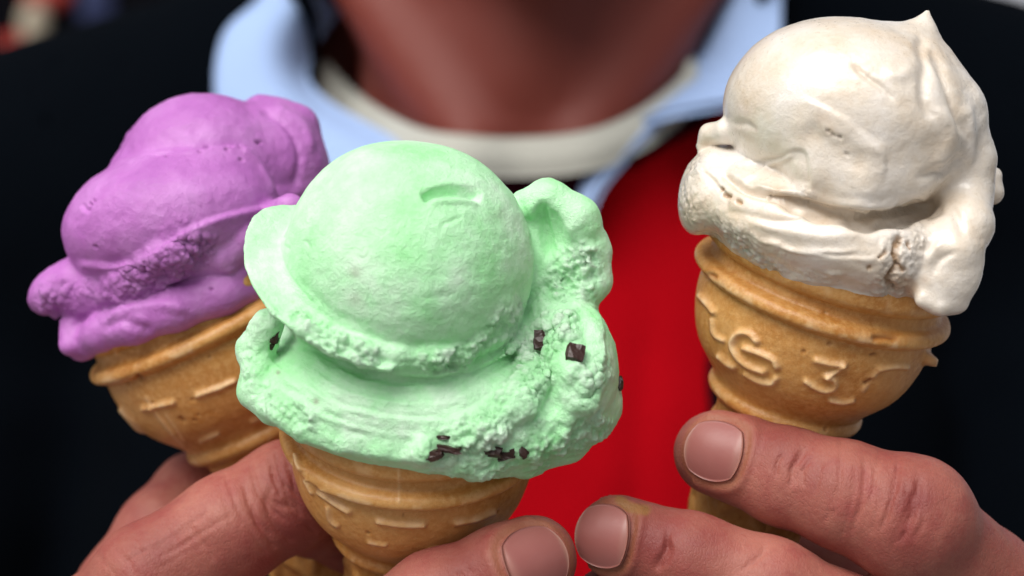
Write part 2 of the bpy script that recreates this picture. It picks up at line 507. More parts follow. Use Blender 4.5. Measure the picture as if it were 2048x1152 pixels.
CONES = {
    'green': dict(C=P(826, 856, 2), a=up_axis(3.5, 31), k=1.0),
    'white': dict(C=P(1644, 580, 5), a=up_axis(16, 18), k=1.0),
    'purple': dict(C=P(414, 646, 40), a=up_axis(-25, 10), k=1.035),
}
strokes = {
 'green': [('r', [(640, 984), (668, 1003), (698, 1022)], 6, .75), ('r', [(757, 1041), (800, 1047), (846, 1049)], 6, .75), ('r', [(912, 1045), (950, 1038), (985, 1024)], 6, .6),
           ('r', [(738, 1083), (770, 1089)], 4, .4), ('r', [(858, 1098), (900, 1097)], 4, .4), ('r', [(592, 912), (598, 930), (603, 938)], 4, .8), ('r', [(612, 962), (625, 985)], 4, .5),
           ('s', [(797, 920), (798, 1010)], 3, .18), ('s', [(655, 1010), (662, 1040), (680, 1055)], 5, .5)],
 'white': [('r', [(1402, 592), (1416, 608), (1428, 624)], 6, .7), ('r', [(1424, 640), (1430, 668), (1446, 680)], 5, .45), ('r', [(1440, 712), (1455, 726), (1468, 733)], 6, .6),
           ('r', [(1514, 682), (1500, 667), (1482, 665), (1468, 678), (1466, 694), (1478, 716), (1500, 732), (1528, 742)], 6.5, .75),
           ('r', [(1490, 696), (1520, 706), (1546, 718), (1554, 732)], 6.5, .75), ('r', [(1492, 746), (1515, 760), (1542, 766), (1552, 756)], 6, .6),
           ('r', [(1633, 719), (1660, 726), (1688, 729)], 6.5, .75), ('r', [(1686, 730), (1672, 742), (1652, 752)], 4.5, .55), ('r', [(1652, 752), (1668, 760), (1668, 774), (1650, 780), (1628, 772), (1612, 762)], 6, .65),
           ('r', [(1758, 737), (1784, 733), (1812, 733)], 5.5, .65), ('s', [(1757, 739), (1736, 764), (1722, 785)], 5, .4), ('r', [(1662, 800), (1684, 804), (1705, 801)], 5, .55),
           ('p', [(1752, 675), (1772, 672), (1788, 676)], 8, -.8), ('p', [(1731, 766), (1741, 758)], 4, -.7), ('p', [(1418, 549), (1428, 551)], 6, -.6), ('p', [(1742, 710), (1750, 708)], 3, -.4),
           ('r', [(1855, 712), (1853, 722)], 6, 1.8)],
 'purple': [('r', [(288, 816), (316, 811), (345, 804)], 6, .7), ('r', [(396, 790), (432, 777), (468, 762)], 6, .7), ('r', [(505, 842), (540, 827)], 6, .4), ('r', [(404, 880), (436, 866)], 5, .4),
            ('s', [(290, 790), (330, 850), (372, 895)], 4, .25), ('s', [(330, 825), (372, 885)], 3, .2), ('r', [(243, 820), (262, 840), (282, 866)], 6, .6), ('p', [(276, 754), (280, 756)], 5, -.6), ('s', [(228, 700), (240, 712)], 4, .35),
            ('s', [(300, 810), (352, 872)], 3, .2), ('p', [(360, 836), (366, 842)], 4, -.4)],
}

# ------------------------------------------------------------------ the three scoops
def crumble(s, m, amp, wl=2.6, seed=0, tint=0.6):
    w = worley(s.V, wl, seed); w2 = worley(s.V, wl * 0.42, seed + 3)
    n = fbm(s.V, wl * 1.6, 4, seed + 6)
    d = (0.62 - w) * 1.0 + (0.55 - w2) * 0.75 + n * 0.9
    m = m * (0.35 + 0.95 * ss(vnoise(s.V, wl * 2.6, seed + 8), -0.45, 0.35))
    s.push(m * amp * d); s.crumb = np.maximum(s.crumb, m)
    s.tint2 = np.maximum(s.tint2, tint * m * ss(d, 0.1, 0.7))
    return d

def green_f():
    a = CONES['green']['a']; C = CONES['green']['C']; B = basis(a)
    bc = P(815, 528, -14)
    c2 = P(782, 545, -12); n = nrm((0.27, -0.60, 0.75)); B2 = basis(n)
    rim = C + a * 8
    def f0(p):
        d = ell(p, P(868, 758, -4), (36.2, 27.5, 13.0), B)
        d = smin(d, ell(p, rim + a * 2.5, (24.3, 24.3, 7), B), 2)
        d = smin(d, ell(p, P(1150, 745, -10), (8.5, 15, 13)), 3.0)
        d = smin(d, sph(p, P(1115, 645, -8), 7.0), 4.0)
        d = smin(d, ell(p, P(805, 665, -9), (21, 19, 11)), 4.0)
        d = smin(d, ell(p, P(790, 790, -18), (25, 12.5, 8.0), B), 5)
        return d
    ridge_px = [(1105, 650), (1062, 690), (1068, 760), (1030, 810), (985, 850), (915, 885), (862, 893)]
    cut = lambda p: 8.4 - (p - C) @ a
    f00 = f0
    def f0(p):
        d = smax(f00(p), cut(p), 1.5)
        d = smin(d, ell(p, C + a * 8, (23.6, 23.6, 7), B), 0.5)
        return smin(d, chain(p, [P(850, 918, -24), P(950, 930, -22), P(1050, 918, -15), P(1130, 878, -11), P(1190, 815, -9)], [1.6, 2.6, 3.4, 4.5, 5.0], 2), 3)
    def pre(p):
        d = f0(p)
        fl = ell(p, c2 + n * 4.0, (30.6, 30.6, 13), B2)
        fl = smax(fl, (p - c2) @ n - 0.4, 0.9)
        fl = smax(fl, p[:, 2] - 16.6, 2.0)
        fl = smax(fl, -sph(p, bc + np.array([.5, 0, .8]), 25.0), 1.5)
        d = smin(d, fl, 1.0)
        return smin(d, sph(p, bc, 24.0), 2.6)
    ch = hit(pre, [(610, 688), (665, 716), (730, 738), (800, 750), (880, 747), (950, 728), (1005, 700)], 1.0)
    lip2 = hit(pre, [(610, 655), (665, 684), (725, 702), (795, 710), (865, 711), (935, 700), (995, 676)], 0.6)
    rp = hit(f0, ridge_px, 1.0)
    lip = hit(f0, [(560, 828), (610, 860), (680, 885), (760, 900), (840, 912), (930, 925)], 1.0, fall=-14)
    nub = hit(f0, [(845, 896)], -0.3)[0]
    plate = hit(f0, [(1110, 690), (1150, 740), (1160, 800), (1110, 860)], 1.5)
    earl = [P(1052, 412, -8), P(1095, 404, -10), P(1150, 440, -10), P(1183, 500, -8), P(1180, 560, -8), P(1150, 600, -8)]
    lft = [P(536, 650, -16), P(512, 700, -14), P(516, 745, -16), P(512, 782, -16), P(545, 815, -18)]
    def f(p):
        d = pre(p)
        d = smax(d, -chain(p, ch, [0.6, 1.1, 1.3, 1.4, 1.4, 1.2, 0.6], 2), 1.2)
        d = smin(d, chain(p, lip2, [1.0, 1.8, 2.1, 1.8, 2.2, 1.7, 1.0], 2), 1.0)
        e = ell(p, P(1105, 520, -5), (9.0, 7.0, 12.6), roll(-8))
        e = smin(e, chain(p, earl, [3.4, 4.2, 4.6, 3.6, 4.0, 4.2], 2), 1.6)
        e = smax(e, -ell(p, P(1100, 470, -15), (3.2, 6, 6.5), roll(-15)), 1.2)
        d = smin(d, e, 1.6)
        d = smin(d, chain(p, rp, [2.4, 3.0, 3.6, 3.6, 3.2, 2.2, 1.6], 1.5), 1.2)
        d = smin(d, chain(p, lip, [2.4, 2.2, 2.0, 1.8, 1.6, 1.6], 1.5), 1.5)
        d = smin(d, chain(p, lft, [3.2, 3.6, 3.0, 3.4, 3.4], 1.5), 1.0)
        d = smin(d, cap(p, nub, nub + np.array([0.2, 0, -0.8]), 2.2, 2.5), 0.8)
        d = smin(d, chain(p, plate, [2.0, 2.5, 2.5, 2.0], 1.5), 1.5)
        # spoon nick in the ball
        nk = P(900, 386, -33.5)
        return d
    return f
def purple_f():
    a = CONES['purple']['a']; C = CONES['purple']['C']; B = basis(a); k = 1.095
    rim = C + a * 8.5
    def f0(p):
        d = ell(p, rim + a * 1.0, (27.5, 27.0, 8.0), B)
        d = smin(d, ell(p, P(345, 440, 26), (23.4, 21, 15.4), roll(-10)), 2.0)
        d = smin(d, ell(p, P(400, 520, 34), (20, 20, 10)), 3.0)
        return d
    sk = hit(f0, [(165, 690), (200, 668), (270, 645), (350, 618), (440, 590), (540, 552), (620, 515)], 2.2, fall=24)
    torn = hit(f0, [(110, 585), (190, 590), (270, 560), (340, 510), (385, 480)], 2.5, fall=26)
    fold = hit(f0, [(395, 535), (440, 515), (490, 478), (540, 440), (580, 415)], 1.6, fall=12)
    def f(p):
        d = f0(p)
        ball = ell(p, P(408, 372, 35), (20.3, 20.3, 20.3))
        d = smin(d, ball, 3.0)
        d = smin(d, ell(p, P(566, 318, 40), (9.8, 12, 13.6), roll(-25)), 4.5)
        d = smin(d, cap(p, P(520, 208, 42), P(600, 245, 42), 2.0, 3.5), 4.0)
        d = smin(d, chain(p, torn, [4.2, 5.6, 5.4, 4.4, 2.0], 2), 1.5)
        d = smin(d, ell(p, P(140, 568, 30), (9.6, 9, 5.2), roll(-32)), 2.0)
        d = smin(d, chain(p, fold, [1.8, 3.2, 3.6, 3.6, 3.0], 2), 1.0)
        d = smin(d, chain(p, sk, [3.6, 3.6, 4.2, 4.4, 4.2, 4.0, 3.5], 2), 1.2)
        d = smin(d, cap(p, P(146, 655, 26), P(140, 690, 24), 2.8, 2.4), 1.5)
        crv = [P(170, 640, 12), P(260, 605, 8), P(360, 560, 4), P(430, 548, 6)]
        d = smax(d, -chain(p, crv, [1.6, 3.2, 3.8, 2.4], 2), 1.2)
        return d
    return f
def white_f():
    a = CONES['white']['a']; C = CONES['white']['C']; B = basis(a)
    rim = C + a * 8
    def f0(p):
        d = ell(p, P(1668, 432, -3), (29.8, 27.2, 13.0), B)
        d = smin(d, ell(p, rim, (25.8, 25.8, 7.5), B), 3)
        d = smin(d, ell(p, P(1408, 385, -6), (4.6, 9, 8.6), roll(15)), 3)
        return d
    ub = roll(12)
    def upper(p):
        u = ell(p, P(1704, 235, -9), (25.4, 23.0, 19.2), ub)
        u = smin(u, chain(p, [P(1780, 175, -12), P(1822, 112, -13), P(1845, 62, -13), P(1855, 23, -13)], [11.5, 5.6, 1.9, 0.3], 3), 4)
        u = smin(u, chain(p, [P(1872, 130, -14), P(1912, 215, -16), P(1938, 320, -14), P(1928, 400, -14)], [3, 4.6, 4.6, 5], 3), 2.5)
        u = smin(u, chain(p, [P(1640, 352, -23), P(1720, 372, -24), P(1810, 362, -22)], [4.5, 4.8, 4.2], 3), 6)
        return u
    pre = lambda p: np.minimum(f0(p), upper(p))
    ch = hit(pre, [(1545, 402), (1590, 414), (1640, 424), (1720, 436), (1790, 428), (1850, 408)], 1.2)
    def f(p):
        d = smax(f0(p), -chain(p, ch, [0.4, 1.2, 2.2, 2.8, 3.0, 2.6], 2), 1.6)
        d = smin(d, upper(p), 0.5)
        d = smin(d, chain(p, [P(1935, 380, -13), P(1930, 450, -19), P(1905, 500, -23)], [5, 4.8, 5], 3), 2)
        lobe = ell(p, P(1890, 530, -22), (7.2, 5.0, 9.6), roll(10))
        d = smin(d, lobe, 1.2)
        d = smin(d, chain(p, [P(1846, 600, -24), P(1880, 613, -24), P(1915, 608, -22)], [1.5, 1.6, 1.8], 1), 1.5)
        d = smin(d, chain(p, [P(1950, 392, -5), P(1982, 385, -5), P(1986, 352, -5)], [2.6, 2.4, 1.9], 1), 1.2)
        d = smin(d, chain(p, [P(1406, 292, -5), P(1420, 268, -6), P(1452, 262, -9)], [1.3, 1.9, 2.6], 1.5), 1.2)
        d = smax(d, -ell(p, P(1838, 408, -30), (3.6, 6, 1.3), roll(10)), 0.8)
        return d
    return f

root = {}
ICE = {}
specs = {
 'green': ('ice cream cone with pale mint green scoops and chocolate chips, in the middle', 'mint', green_f, ((-58, -48, -42), (26, 36, 32)), 0.38),
 'purple': ('ice cream cone with a smooth purple scoop, leaning left behind the green one', 'violet', purple_f, ((-112, 2, -28), (-36, 72, 46)), 0.36),
 'white': ('ice cream cone with a glossy cream white scoop pulled up into a pointed peak', 'cream', white_f, ((30, -40, -12), (106, 36, 60)), 0.36),
}
for key in ('green', 'purple', 'white'):
    lab, mt, ff, (lo, hi), h = specs[key]
    cn = CONES[key]
    root[key] = blank('ice_cream_cone', cn['C'] - cn['a'] * 74 * cn['k'], lab, 'ice cream cone', 'three ice cream cones held in the hands')
    s = lathe(cn['C'], cn['a'], cn['k'], {'green': 1, 'purple': 2, 'white': 3}[key], strokes[key])
    mesh('wafer_cone', s.V, s.Q, M['wafer'], root[key], attrs=dict(tint=s.tint, tint2=s.tint2))
    f = ff()
    V, Q = nets(f, lo, hi, h)
    s = Sculpt(V, Q)
    s.f = f
    ICE[key] = s
    print(key, len(V), round(time.time() - T0, 1))

# --- green: detail
s = ICE['green']
crm = s.mask([(1040, 640), (1120, 640), (1062, 700), (1066, 765), (1025, 812), (985, 850), (915, 885), (870, 893)], 44)
crm = np.maximum(crm, s.mask([(1100, 590), (1150, 600), (1160, 560), (1165, 520), (1130, 540)], 38))
crm = np.maximum(crm, s.mask([(520, 640), (505, 700), (520, 770), (545, 812), (600, 848)], 34))
crm = np.maximum(crm, s.mask([(600, 640), (650, 672), (720, 705), (800, 718), (880, 722), (960, 700), (1000, 660)], 27))
crm = np.maximum(crm, 0.7 * s.mask([(1060, 860), (1140, 800), (1190, 740)], 38))
crm = np.maximum(crm, 0.75 * s.mask([(880, 930), (1000, 925), (1100, 905), (1190, 850)], 34))
crm = np.maximum(crm, 0.55 * s.mask([(560, 828), (650, 876), (760, 898), (840, 908)], 20))
crumble(s, crm, 1.45, 2.9, 1); s.upd()
gen = 1 - crm
# flow lines swept across the lower scoop
d0, sd0, t0, L0 = pdist(s.px, s.py, smooth_pts([(560, 690), (680, 770), (800, 800), (920, 790), (1020, 730)]))
low = s.mask([(520, 640), (640, 690), (860, 740), (1010, 700), (1040, 780), (960, 860), (820, 900), (600, 850), (510, 780)], 30, closed=True)
fl = np.sin((d0 * sd0) / 5.2 + 3.2 * fbm(s.V, 9, 3, 11)) * 0.5 + np.sin((d0 * sd0) / 2.7 + 4 * fbm(s.V, 7, 3, 12)) * 0.3
s.push(low * gen * (0.26 * fl * (0.4 + ss(vnoise(s.V, 6, 31), -.4, .5)) + 0.45 * fbm(s.V, 4, 4, 13)))
rgd = s.mask([(640, 700), (760, 745), (880, 745), (980, 700)], 22)
s.push(rgd * 0.5 * fbm(s.V * np.array([1, 1, 2.6]), 3.0, 4, 14))
# ball: frosty skin, smoother to the top left, scuffed towards the lower right
ball = np.exp(-(np.abs(sph(s.V, P(815, 528, -14), 24.0)) / 0.5) ** 2)
scf = ss((s.px - 700) / 300 + (s.py - 470) / 260, 0.0, 1.1)
s.push(ball * gen * (0.05 + 0.20 * scf) * fbm(s.V @ np.array([[.8, 0, .5], [0, 1, 0], [-.9, 0, 1.6]]), 3.4, 4, 15))
s.push((0.10 + 0.12 * gen * (1 - ball)) * fbm(s.V, 2.2, 3, 16))
s.push(ball * 0.55 * (vnoise(s.V, 14, 17)))
s.upd()
m = s.ridge([(842, 399), (868, 386), (905, 381), (940, 387), (964, 399)], 10, -2.1, 14); s.tint2 *= 1 - .6 * m; s.upd()
s.ridge([(852, 406), (885, 403), (925, 405), (962, 412)], 4.5, .55, 18, wob=3)
s.ridge([(838, 392), (868, 373), (905, 367), (945, 374)], 4, .25, 18)
for pts, w, am in ([(880, 452), (905, 440), (925, 434)], 3, -.35), ([(610, 478), (622, 500)], 4, -.3), ([(560, 478), (572, 470)], 4, -.4), ([(565, 490), (582, 500)], 3, -.3):
    s.ridge(pts, w, am, 8)
s.ridge([(590, 555), (660, 620), (740, 660)], 9, -.3, 30)
for (x, y, q) in ((1000, 640, .4), (1180, 500, .5), (1075, 700, .4)): s.ridge([(x, y), (x + 12, y + 34)], 6, -q, 10)
# right-hand ear and right lobe: plates and pits
s.step([(1185, 600), (1205, 680), (1205, 760), (1180, 840)], 6, 60, 1.1, 30, wob=6)
s.step([(1150, 610), (1120, 700), (1085, 790), (1060, 850)], 5, 40, 0.8, 30, wob=8, seed=3)
s.ridge([(1150, 620), (1175, 700), (1150, 780)], 14, -.9, 30)
s.ridge([(1040, 560), (1048, 640)], 10, -1.0, 30)
for k in range(9):
    x, y = 1120 + 52 * rng.random(), 500 + 70 * rng.random(); s.ridge([(x, y), (x + 10, y + 6)], 5, -.9, 4)
s.ridge([(1095, 400), (1110, 450), (1118, 505)], 7, .7, 20)
s.step([(555, 450), (575, 540), (640, 620)], 4, 30, -.4, 30)
s.tint = np.maximum(s.tint, 0)
for x, y, r_, q in ((632, 803, 6, .9), (710, 545, 12, .55), (712, 600, 14, .35), (1000, 430, 16, .18), (556, 745, 5, .9), (585, 603, 3, .7)):
    s.tint = np.maximum(s.tint, q * np.exp(-((s.px - x) ** 2 + (s.py - y) ** 2) / r_ ** 2) * s.face)
# --- purple: detail
s = ICE['purple']
tm = s.mask([(120, 600), (190, 600), (260, 575), (330, 530), (385, 500), (370, 475)], 46)
crumble(s, tm, 1.3, 2.7, 21, 0.2); s.upd()
s.push(0.35 * fbm(s.V, 16, 2, 22) + 0.10 * fbm(s.V, 2.6, 4, 23))
s.push(0.24 * (1 - tm) * fbm(s.V @ np.array([[1.2, 0, .7], [0, 1, 0], [-.4, 0, 1.3]]), 4.5, 3, 24))
s.upd()
s.step([(560, 400), (540, 340), (505, 292), (430, 292), (330, 305), (268, 312), (225, 320)], 5, 60, -1.7, 30, wob=3)
s.ridge([(228, 322), (268, 308), (330, 298), (400, 292)], 6, .8, 25)
s.step([(150, 520), (230, 528), (300, 510), (370, 462), (450, 430), (545, 408)], 6, 30, 1.2, 25)
s.ridge([(515, 212), (575, 250), (602, 310), (590, 390)], 7, -.7, 30); s.ridge([(545, 205), (608, 245), (630, 310)], 8, .5, 25)
s.ridge([(480, 290), (520, 330), (556, 395)], 5, .45, 25)
s.ridge([(200, 660), (240, 640), (280, 655), (310, 665)], 12, -.8, 20)
s.ridge([(380, 625), (330, 610), (250, 622), (195, 655)], 10, .6, 25)
s.step([(440, 545), (500, 515), (560, 440)], 5, 26, .5, 20)
for k in range(14):
    x, y = [(400, 300), (470, 290), (495, 300), (510, 270), (170, 400), (195, 478), (350, 310), (418, 567), (500, 310)][k % 9]
    x += rng.normal() * 14; y += rng.normal() * 8; q = .5 + .5 * rng.random()
    m = s.ridge([(x, y), (x + 4, y + 2)], 2.8, -.7 * q, 0); s.tint = np.maximum(s.tint, .5 * m)
s.ridge([(160, 405), (170, 418), (182, 420)], 5, -.6, 5)
s.push(-0.3 * s.mask([(150, 430), (200, 360), (260, 330)], 20))
# --- white: detail
s = ICE['white']
s.push(0.45 * fbm(s.V, 15, 2, 41) * ss(s.py, 60, 150) + 0.09 * fbm(s.V, 2.6, 4, 42) + 0.28 * (np.abs(fbm(s.V * np.array([1, 1, 1.7]), 8, 4, 47)) - .15) * ss(s.px, 1560, 1750))
cm = s.mask([(1380, 330), (1385, 400), (1420, 440), (1480, 478), (1560, 520)], 30)
cm = np.maximum(cm, s.mask([(1800, 480), (1790, 530), (1785, 570), (1830, 470)], 32))
cm = np.maximum(cm, .6 * s.mask([(1480, 350), (1540, 370), (1610, 392)], 22))
cm = np.maximum(cm, .5 * s.mask([(1600, 548), (1700, 560), (1760, 575)], 15))
crumble(s, cm, 0.62, 2.4, 43, 0.3); s.upd()
s.ridge([(1440, 345), (1480, 374), (1540, 392), (1600, 404), (1660, 422), (1730, 432), (1800, 422), (1852, 404)], 7, -1.7, 25, wob=3, seed=4)
s.ridge([(1500, 368), (1560, 384), (1620, 392), (1680, 404), (1740, 412), (1800, 404)], 8, .7, 25, wob=4, seed=6)
s.upd()
s.step([(1500, 470), (1600, 500), (1720, 515), (1790, 500)], 4, 26, .55, 25, wob=3)
s.step([(1400, 330), (1440, 370), (1460, 420)], 4, 26, -.6, 20, wob=4)
s.step([(1600, 190), (1690, 240), (1760, 300), (1770, 370)], 8, 60, .5, 40, wob=5)
# slab facet under the ball at the left
s.step([(1466, 330), (1540, 318), (1600, 300), (1618, 330), (1618, 390)], 5, 50, -0.7, 30, wob=3)
s.ridge([(1480, 358), (1540, 330), (1590, 306)], 6, .5, 20, wob=3)
# thick folds round the peak and down the right
for pts, w, am in (([(1838, 60), (1850, 130), (1850, 200), (1885, 250)], 12, -.9), ([(1862, 90), (1900, 190), (1930, 280)], 9, -.8), ([(1700, 120), (1740, 160), (1800, 205)], 6, -.55),
                   ([(1860, 210), (1895, 250), (1900, 290), (1860, 340)], 16, .9), ([(1930, 200), (1945, 280), (1930, 340)], 10, .7), ([(1640, 240), (1700, 290), (1790, 300)], 20, .4),
                   ([(1830, 360), (1890, 340), (1940, 300)], 10, -.7), ([(1600, 250), (1700, 300), (1720, 360)], 18, -.4), ([(1760, 140), (1800, 150), (1830, 120)], 14, .6),
                   ([(1450, 250), (1480, 245), (1520, 262)], 7, -.5), ([(1900, 400), (1915, 440), (1930, 480)], 9, -.6), ([(1850, 540), (1870, 500), (1900, 480)], 8, .6), ([(1860, 560), (1880, 520), (1920, 505)], 7, -.5),
                   ([(1480, 440), (1600, 470), (1700, 470), (1780, 430)], 9, .35), ([(1520, 478), (1620, 500), (1720, 500)], 5, .4), ([(1440, 420), (1560, 440), (1680, 430)], 8, -.35), ([(1680, 420), (1720, 460), (1790, 440)], 9, -.4)):
    s.ridge(pts, w, am, 30, wob=4)
s.upd()
crk = []
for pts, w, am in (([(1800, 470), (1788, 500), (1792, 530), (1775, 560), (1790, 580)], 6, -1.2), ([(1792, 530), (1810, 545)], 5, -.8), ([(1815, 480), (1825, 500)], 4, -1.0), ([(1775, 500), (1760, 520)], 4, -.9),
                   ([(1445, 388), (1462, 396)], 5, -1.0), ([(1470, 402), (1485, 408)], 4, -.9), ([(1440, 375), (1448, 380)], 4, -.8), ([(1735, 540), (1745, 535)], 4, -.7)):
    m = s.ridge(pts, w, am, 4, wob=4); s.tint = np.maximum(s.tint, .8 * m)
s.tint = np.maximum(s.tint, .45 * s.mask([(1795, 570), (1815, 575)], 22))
for x, y, r_, q in ((1648, 238, 18, .18), (1660, 260, 10, .2), (1850, 560, 10, .2), (1470, 260, 12, .15), (1410, 290, 12, .25), (1560, 380, 20, .15)):
    s.tint = np.maximum(s.tint, q * np.exp(-((s.px - x) ** 2 + (s.py - y) ** 2) / r_ ** 2) * s.face)
for (x, y) in ((1665, 270), (1692, 308), (1678, 274), (1655, 262)): s.ridge([(x, y), (x + 3, y + 1)], 2.6, -.6, 0)

scoop = {}
for key in ('green', 'purple', 'white'):
    s = ICE[key]
    scoop[key] = mesh('ice_cream', s.V, s.Q, M[specs[key][1]], root[key], attrs=dict(tint=np.clip(s.tint, 0, 1), tint2=np.clip(s.tint2, 0, 1), crumb=s.crumb))
print('scoops', round(time.time() - T0, 1))

# ------------------------------------------------------------------ chocolate chips, set into the mint ice cream
def chip(px, py, w, h, ang, off, seed, dpt=2.4):
    c = hit(ICE['green'].f, [(px, py)], off + 0.55, fall=-12)[0]
    rg = np.random.default_rng(seed)
    g = np.linspace(-1, 1, 4); V = []; Q = []; idx = {}
    def vid(p):
        k = tuple(np.round(p, 4))
        if k not in idx: idx[k] = len(V); V.append(p)
        return idx[k]
    for ax in range(3):
        for sg in (-1, 1):
            for i in range(3):
                for j in range(3):
                    q = []
                    for (a, b) in ((g[i], g[j]), (g[i + 1], g[j]), (g[i + 1], g[j + 1]), (g[i], g[j + 1])):
                        v = np.zeros(3); v[ax] = sg; v[(ax + 1) % 3] = a; v[(ax + 2) % 3] = b; q.append(vid(v))
                    Q.append(q if sg > 0 else q[::-1])
    V = np.array(V); V = V * 0.64 + 0.36 * V / np.linalg.norm(V, axis=1)[:, None]
    V = V * (1 + rg.normal(size=(len(V), 1)) * 0.06) + rg.normal(size=V.shape) * 0.12
    V = V * np.array([w * 0.05, dpt / 2, h * 0.05])
    r1 = R(ang); Mx = np.array([[math.cos(r1), 0, math.sin(r1)], [0, 1, 0], [-math.sin(r1), 0, math.cos(r1)]])
    tl = R(rg.uniform(-35, 35)); My = np.array([[1, 0, 0], [0, math.cos(tl), -math.sin(tl)], [0, math.sin(tl), math.cos(tl)]])
    mesh('chocolate_chip', V @ (Mx @ My).T + c, Q, M['chip'], scoop['green'], smooth=False)
for k, a in enumerate([(1088, 680, 44, 34, -5, -1.0), (1151, 708, 34, 34, 20, -0.6), (1238, 768, 16, 26, 0, 0.0), (551, 672, 14, 34, 15, 0.6), (545, 690, 10, 16, 30, .6), (868, 912, 34, 18, -20, -0.1),
                       (898, 897, 46, 12, 10, -.1), (888, 873, 26, 8, 0, .3), (985, 903, 38, 20, 10, -0.2), (1012, 912, 34, 18, -15, 0.0), (1045, 906, 22, 18, 30, 0.2)]):
    chip(*a, k)

# ------------------------------------------------------------------ the person: body
def torso(p):
    d = ell(p, (4, 400, -150), (185, 110, 230))
    d = smin(d, cap(p, (-185, 400, 20), (195, 400, 35), 50, 50), 60)
    d = smin(d, cap(p, (-185, 400, 30), (-62, 372, 98), 50, 28), 40)
    d = smin(d, cap(p, (200, 400, 43), (72, 372, 104), 50, 28), 40)
    d = smin(d, ell(p, (4, 340, -60), (130, 62, 110)), 40)
    return d
def neck(p):
    d = ell(p, (6, 338, 80), (62, 60, 120))
    d = smin(d, cap(p, (-62, 322, 120), (-14, 283, 48), 12, 9), 12)      # neck muscles that meet at the throat
    d = smin(d, cap(p, (74, 322, 120), (24, 283, 48), 12, 9), 12)
    d = smin(d, cap(p, (5, 290, 75), (5, 286, 110), 12, 14), 14)
    return d
def head(p):
    d = ell(p, (6, 345, 245), (78, 98, 108))
    j = ell(p, (6, 300, 158), (56, 62, 52))
    d = smin(d, j, 30)
    d = smin(d, ell(p, (6, 246, 124), (24, 18, 18)), 20)                 # chin
    d = smin(d, cap(p, (6, 238, 222), (6, 226, 185), 9, 13), 8)          # nose
    d = smin(d, ell(p, (6, 240, 156), (26, 12, 8)), 8)                   # lips
    for sx in (-1, 1):
        d = smax(d, -ell(p, (6 + sx * 31, 243, 218), (16, 12, 10)), 8)
        d = smin(d, ell(p, (6 + sx * 31, 262, 217), (14, 14, 12)), 3)    # eyelids
        d = smin(d, ell(p, (6 + sx * 84, 345, 205), (7, 18, 32)), 5)     # ears
    return d
W = P
# left hand of the person (right in the photograph)
LH_index = [W(1428, 905, 3), W(1570, 952, -5), W(1690, 990, -9), W(1815, 1042, -10), W(1960, 1180, 4), W(1985, 1330, 26)]
LH_indr = [8.3, 9.4, 10.2, 11.3, 12.4, 15]
LH_mid = [W(1236, 1072, -6), W(1380, 1120, -9), W(1540, 1180, -11), W(1680, 1260, -10), W(1800, 1400, 10), W(1900, 1450, 30)]
LH_midr = [8.2, 9.0, 9.7, 10.6, 12.0, 15]
LH_ring = [W(1222, 1212, 0), W(1400, 1290, -6), W(1600, 1380, -8), W(1800, 1500, 20)]
LH_lit = [W(1300, 1340, 6), W(1450, 1430, 0), W(1620, 1500, 4), W(1800, 1600, 26)]
LH_thumb = [W(1590, 1105, 44), W(1690, 1150, 44), W(1850, 1260, 46), W(2000, 1420, 50)]
def hand_l(p):
    d = chain(p, LH_index, LH_indr, 3)
    m = chain(p, LH_mid, LH_midr, 3)
    r_ = chain(p, LH_ring, [8.0, 9.4, 10.5, 13], 3)
    l_ = chain(p, LH_lit, [7.0, 8.2, 9.2, 12], 3)
    t_ = chain(p, LH_thumb, [7.5, 9.5, 11.5, 15], 3)
    palm = chain(p, [W(1990, 1360, 34), W(1950, 1560, 44), W(2180, 1760, 60), W(2600, 2050, 110)], [17, 20, 22, 24], 8)
    d = smin(d, m, 0.8); d = smin(d, r_, 0.8); d = smin(d, l_, 0.8); d = smin(d, t_, 1.2)
    d = smin(d, palm, 8)
    d = smin(d, cap(p, W(1440, 905, 0), W(1480, 918, -2), 8.2, 8.6), 2)
    # knuckle swelling
    d = smin(d, ell(p, W(1825, 1035, -13), (11, 9.5, 10.5), roll(-35)), 6)
    return d
# right hand of the person (left in the photograph)
RH_index = [W(580, 992, 14), W(456, 1062, 10), W(300, 1160, 8), W(215, 1260, 14), W(170, 1420, 30)]
RH_indr = [11.0, 11.2, 11.4, 12.5, 17]
RH_fold = [W(580, 992, 14), W(630, 1012, 24), W(700, 1050, 33), W(780, 1110, 38)]
RH_mid = [W(480, 980, 64), W(392, 992, 58), W(330, 1065, 50), W(262, 1190, 44), W(200, 1380, 46)]
RH_midr = [8.8, 9.6, 10.4, 12.0, 16]
RH_thumb = [W(1066, 1118, -12), W(1010, 1148, -14), W(880, 1212, -13), W(720, 1320, -4), W(480, 1450, 10), W(200, 1560, 30)]
RH_thr = [8.6, 9.2, 10.6, 11.5, 13.5, 17]
RH_ring = [W(900, 1230, 40), W(700, 1270, 44), W(500, 1330, 46), W(250, 1450, 46)]
def hand_r(p):
    d = chain(p, RH_index, RH_indr, 3)
    d = smin(d, chain(p, RH_fold, [11.2, 10.4, 9.4, 8.6], 3), 3)
    d = smin(d, chain(p, RH_mid, RH_midr, 3), 1.2)
    d = smin(d, chain(p, RH_thumb, RH_thr, 3), 1.0)
    d = smin(d, chain(p, RH_ring, [8, 9.3, 10.2, 13], 3), 1.0)
    d = smin(d, chain(p, [W(560, 1480, 44), W(350, 1540, 44), W(100, 1600, 44)], [8, 9.5, 13], 3), 1.0)
    palm = chain(p, [W(210, 1480, 40), W(240, 1640, 46), W(0, 1830, 70), W(-500, 2050, 120)], [20, 22, 22, 24], 8)
    return smin(d, palm, 8)
parts = []; low_parts = []
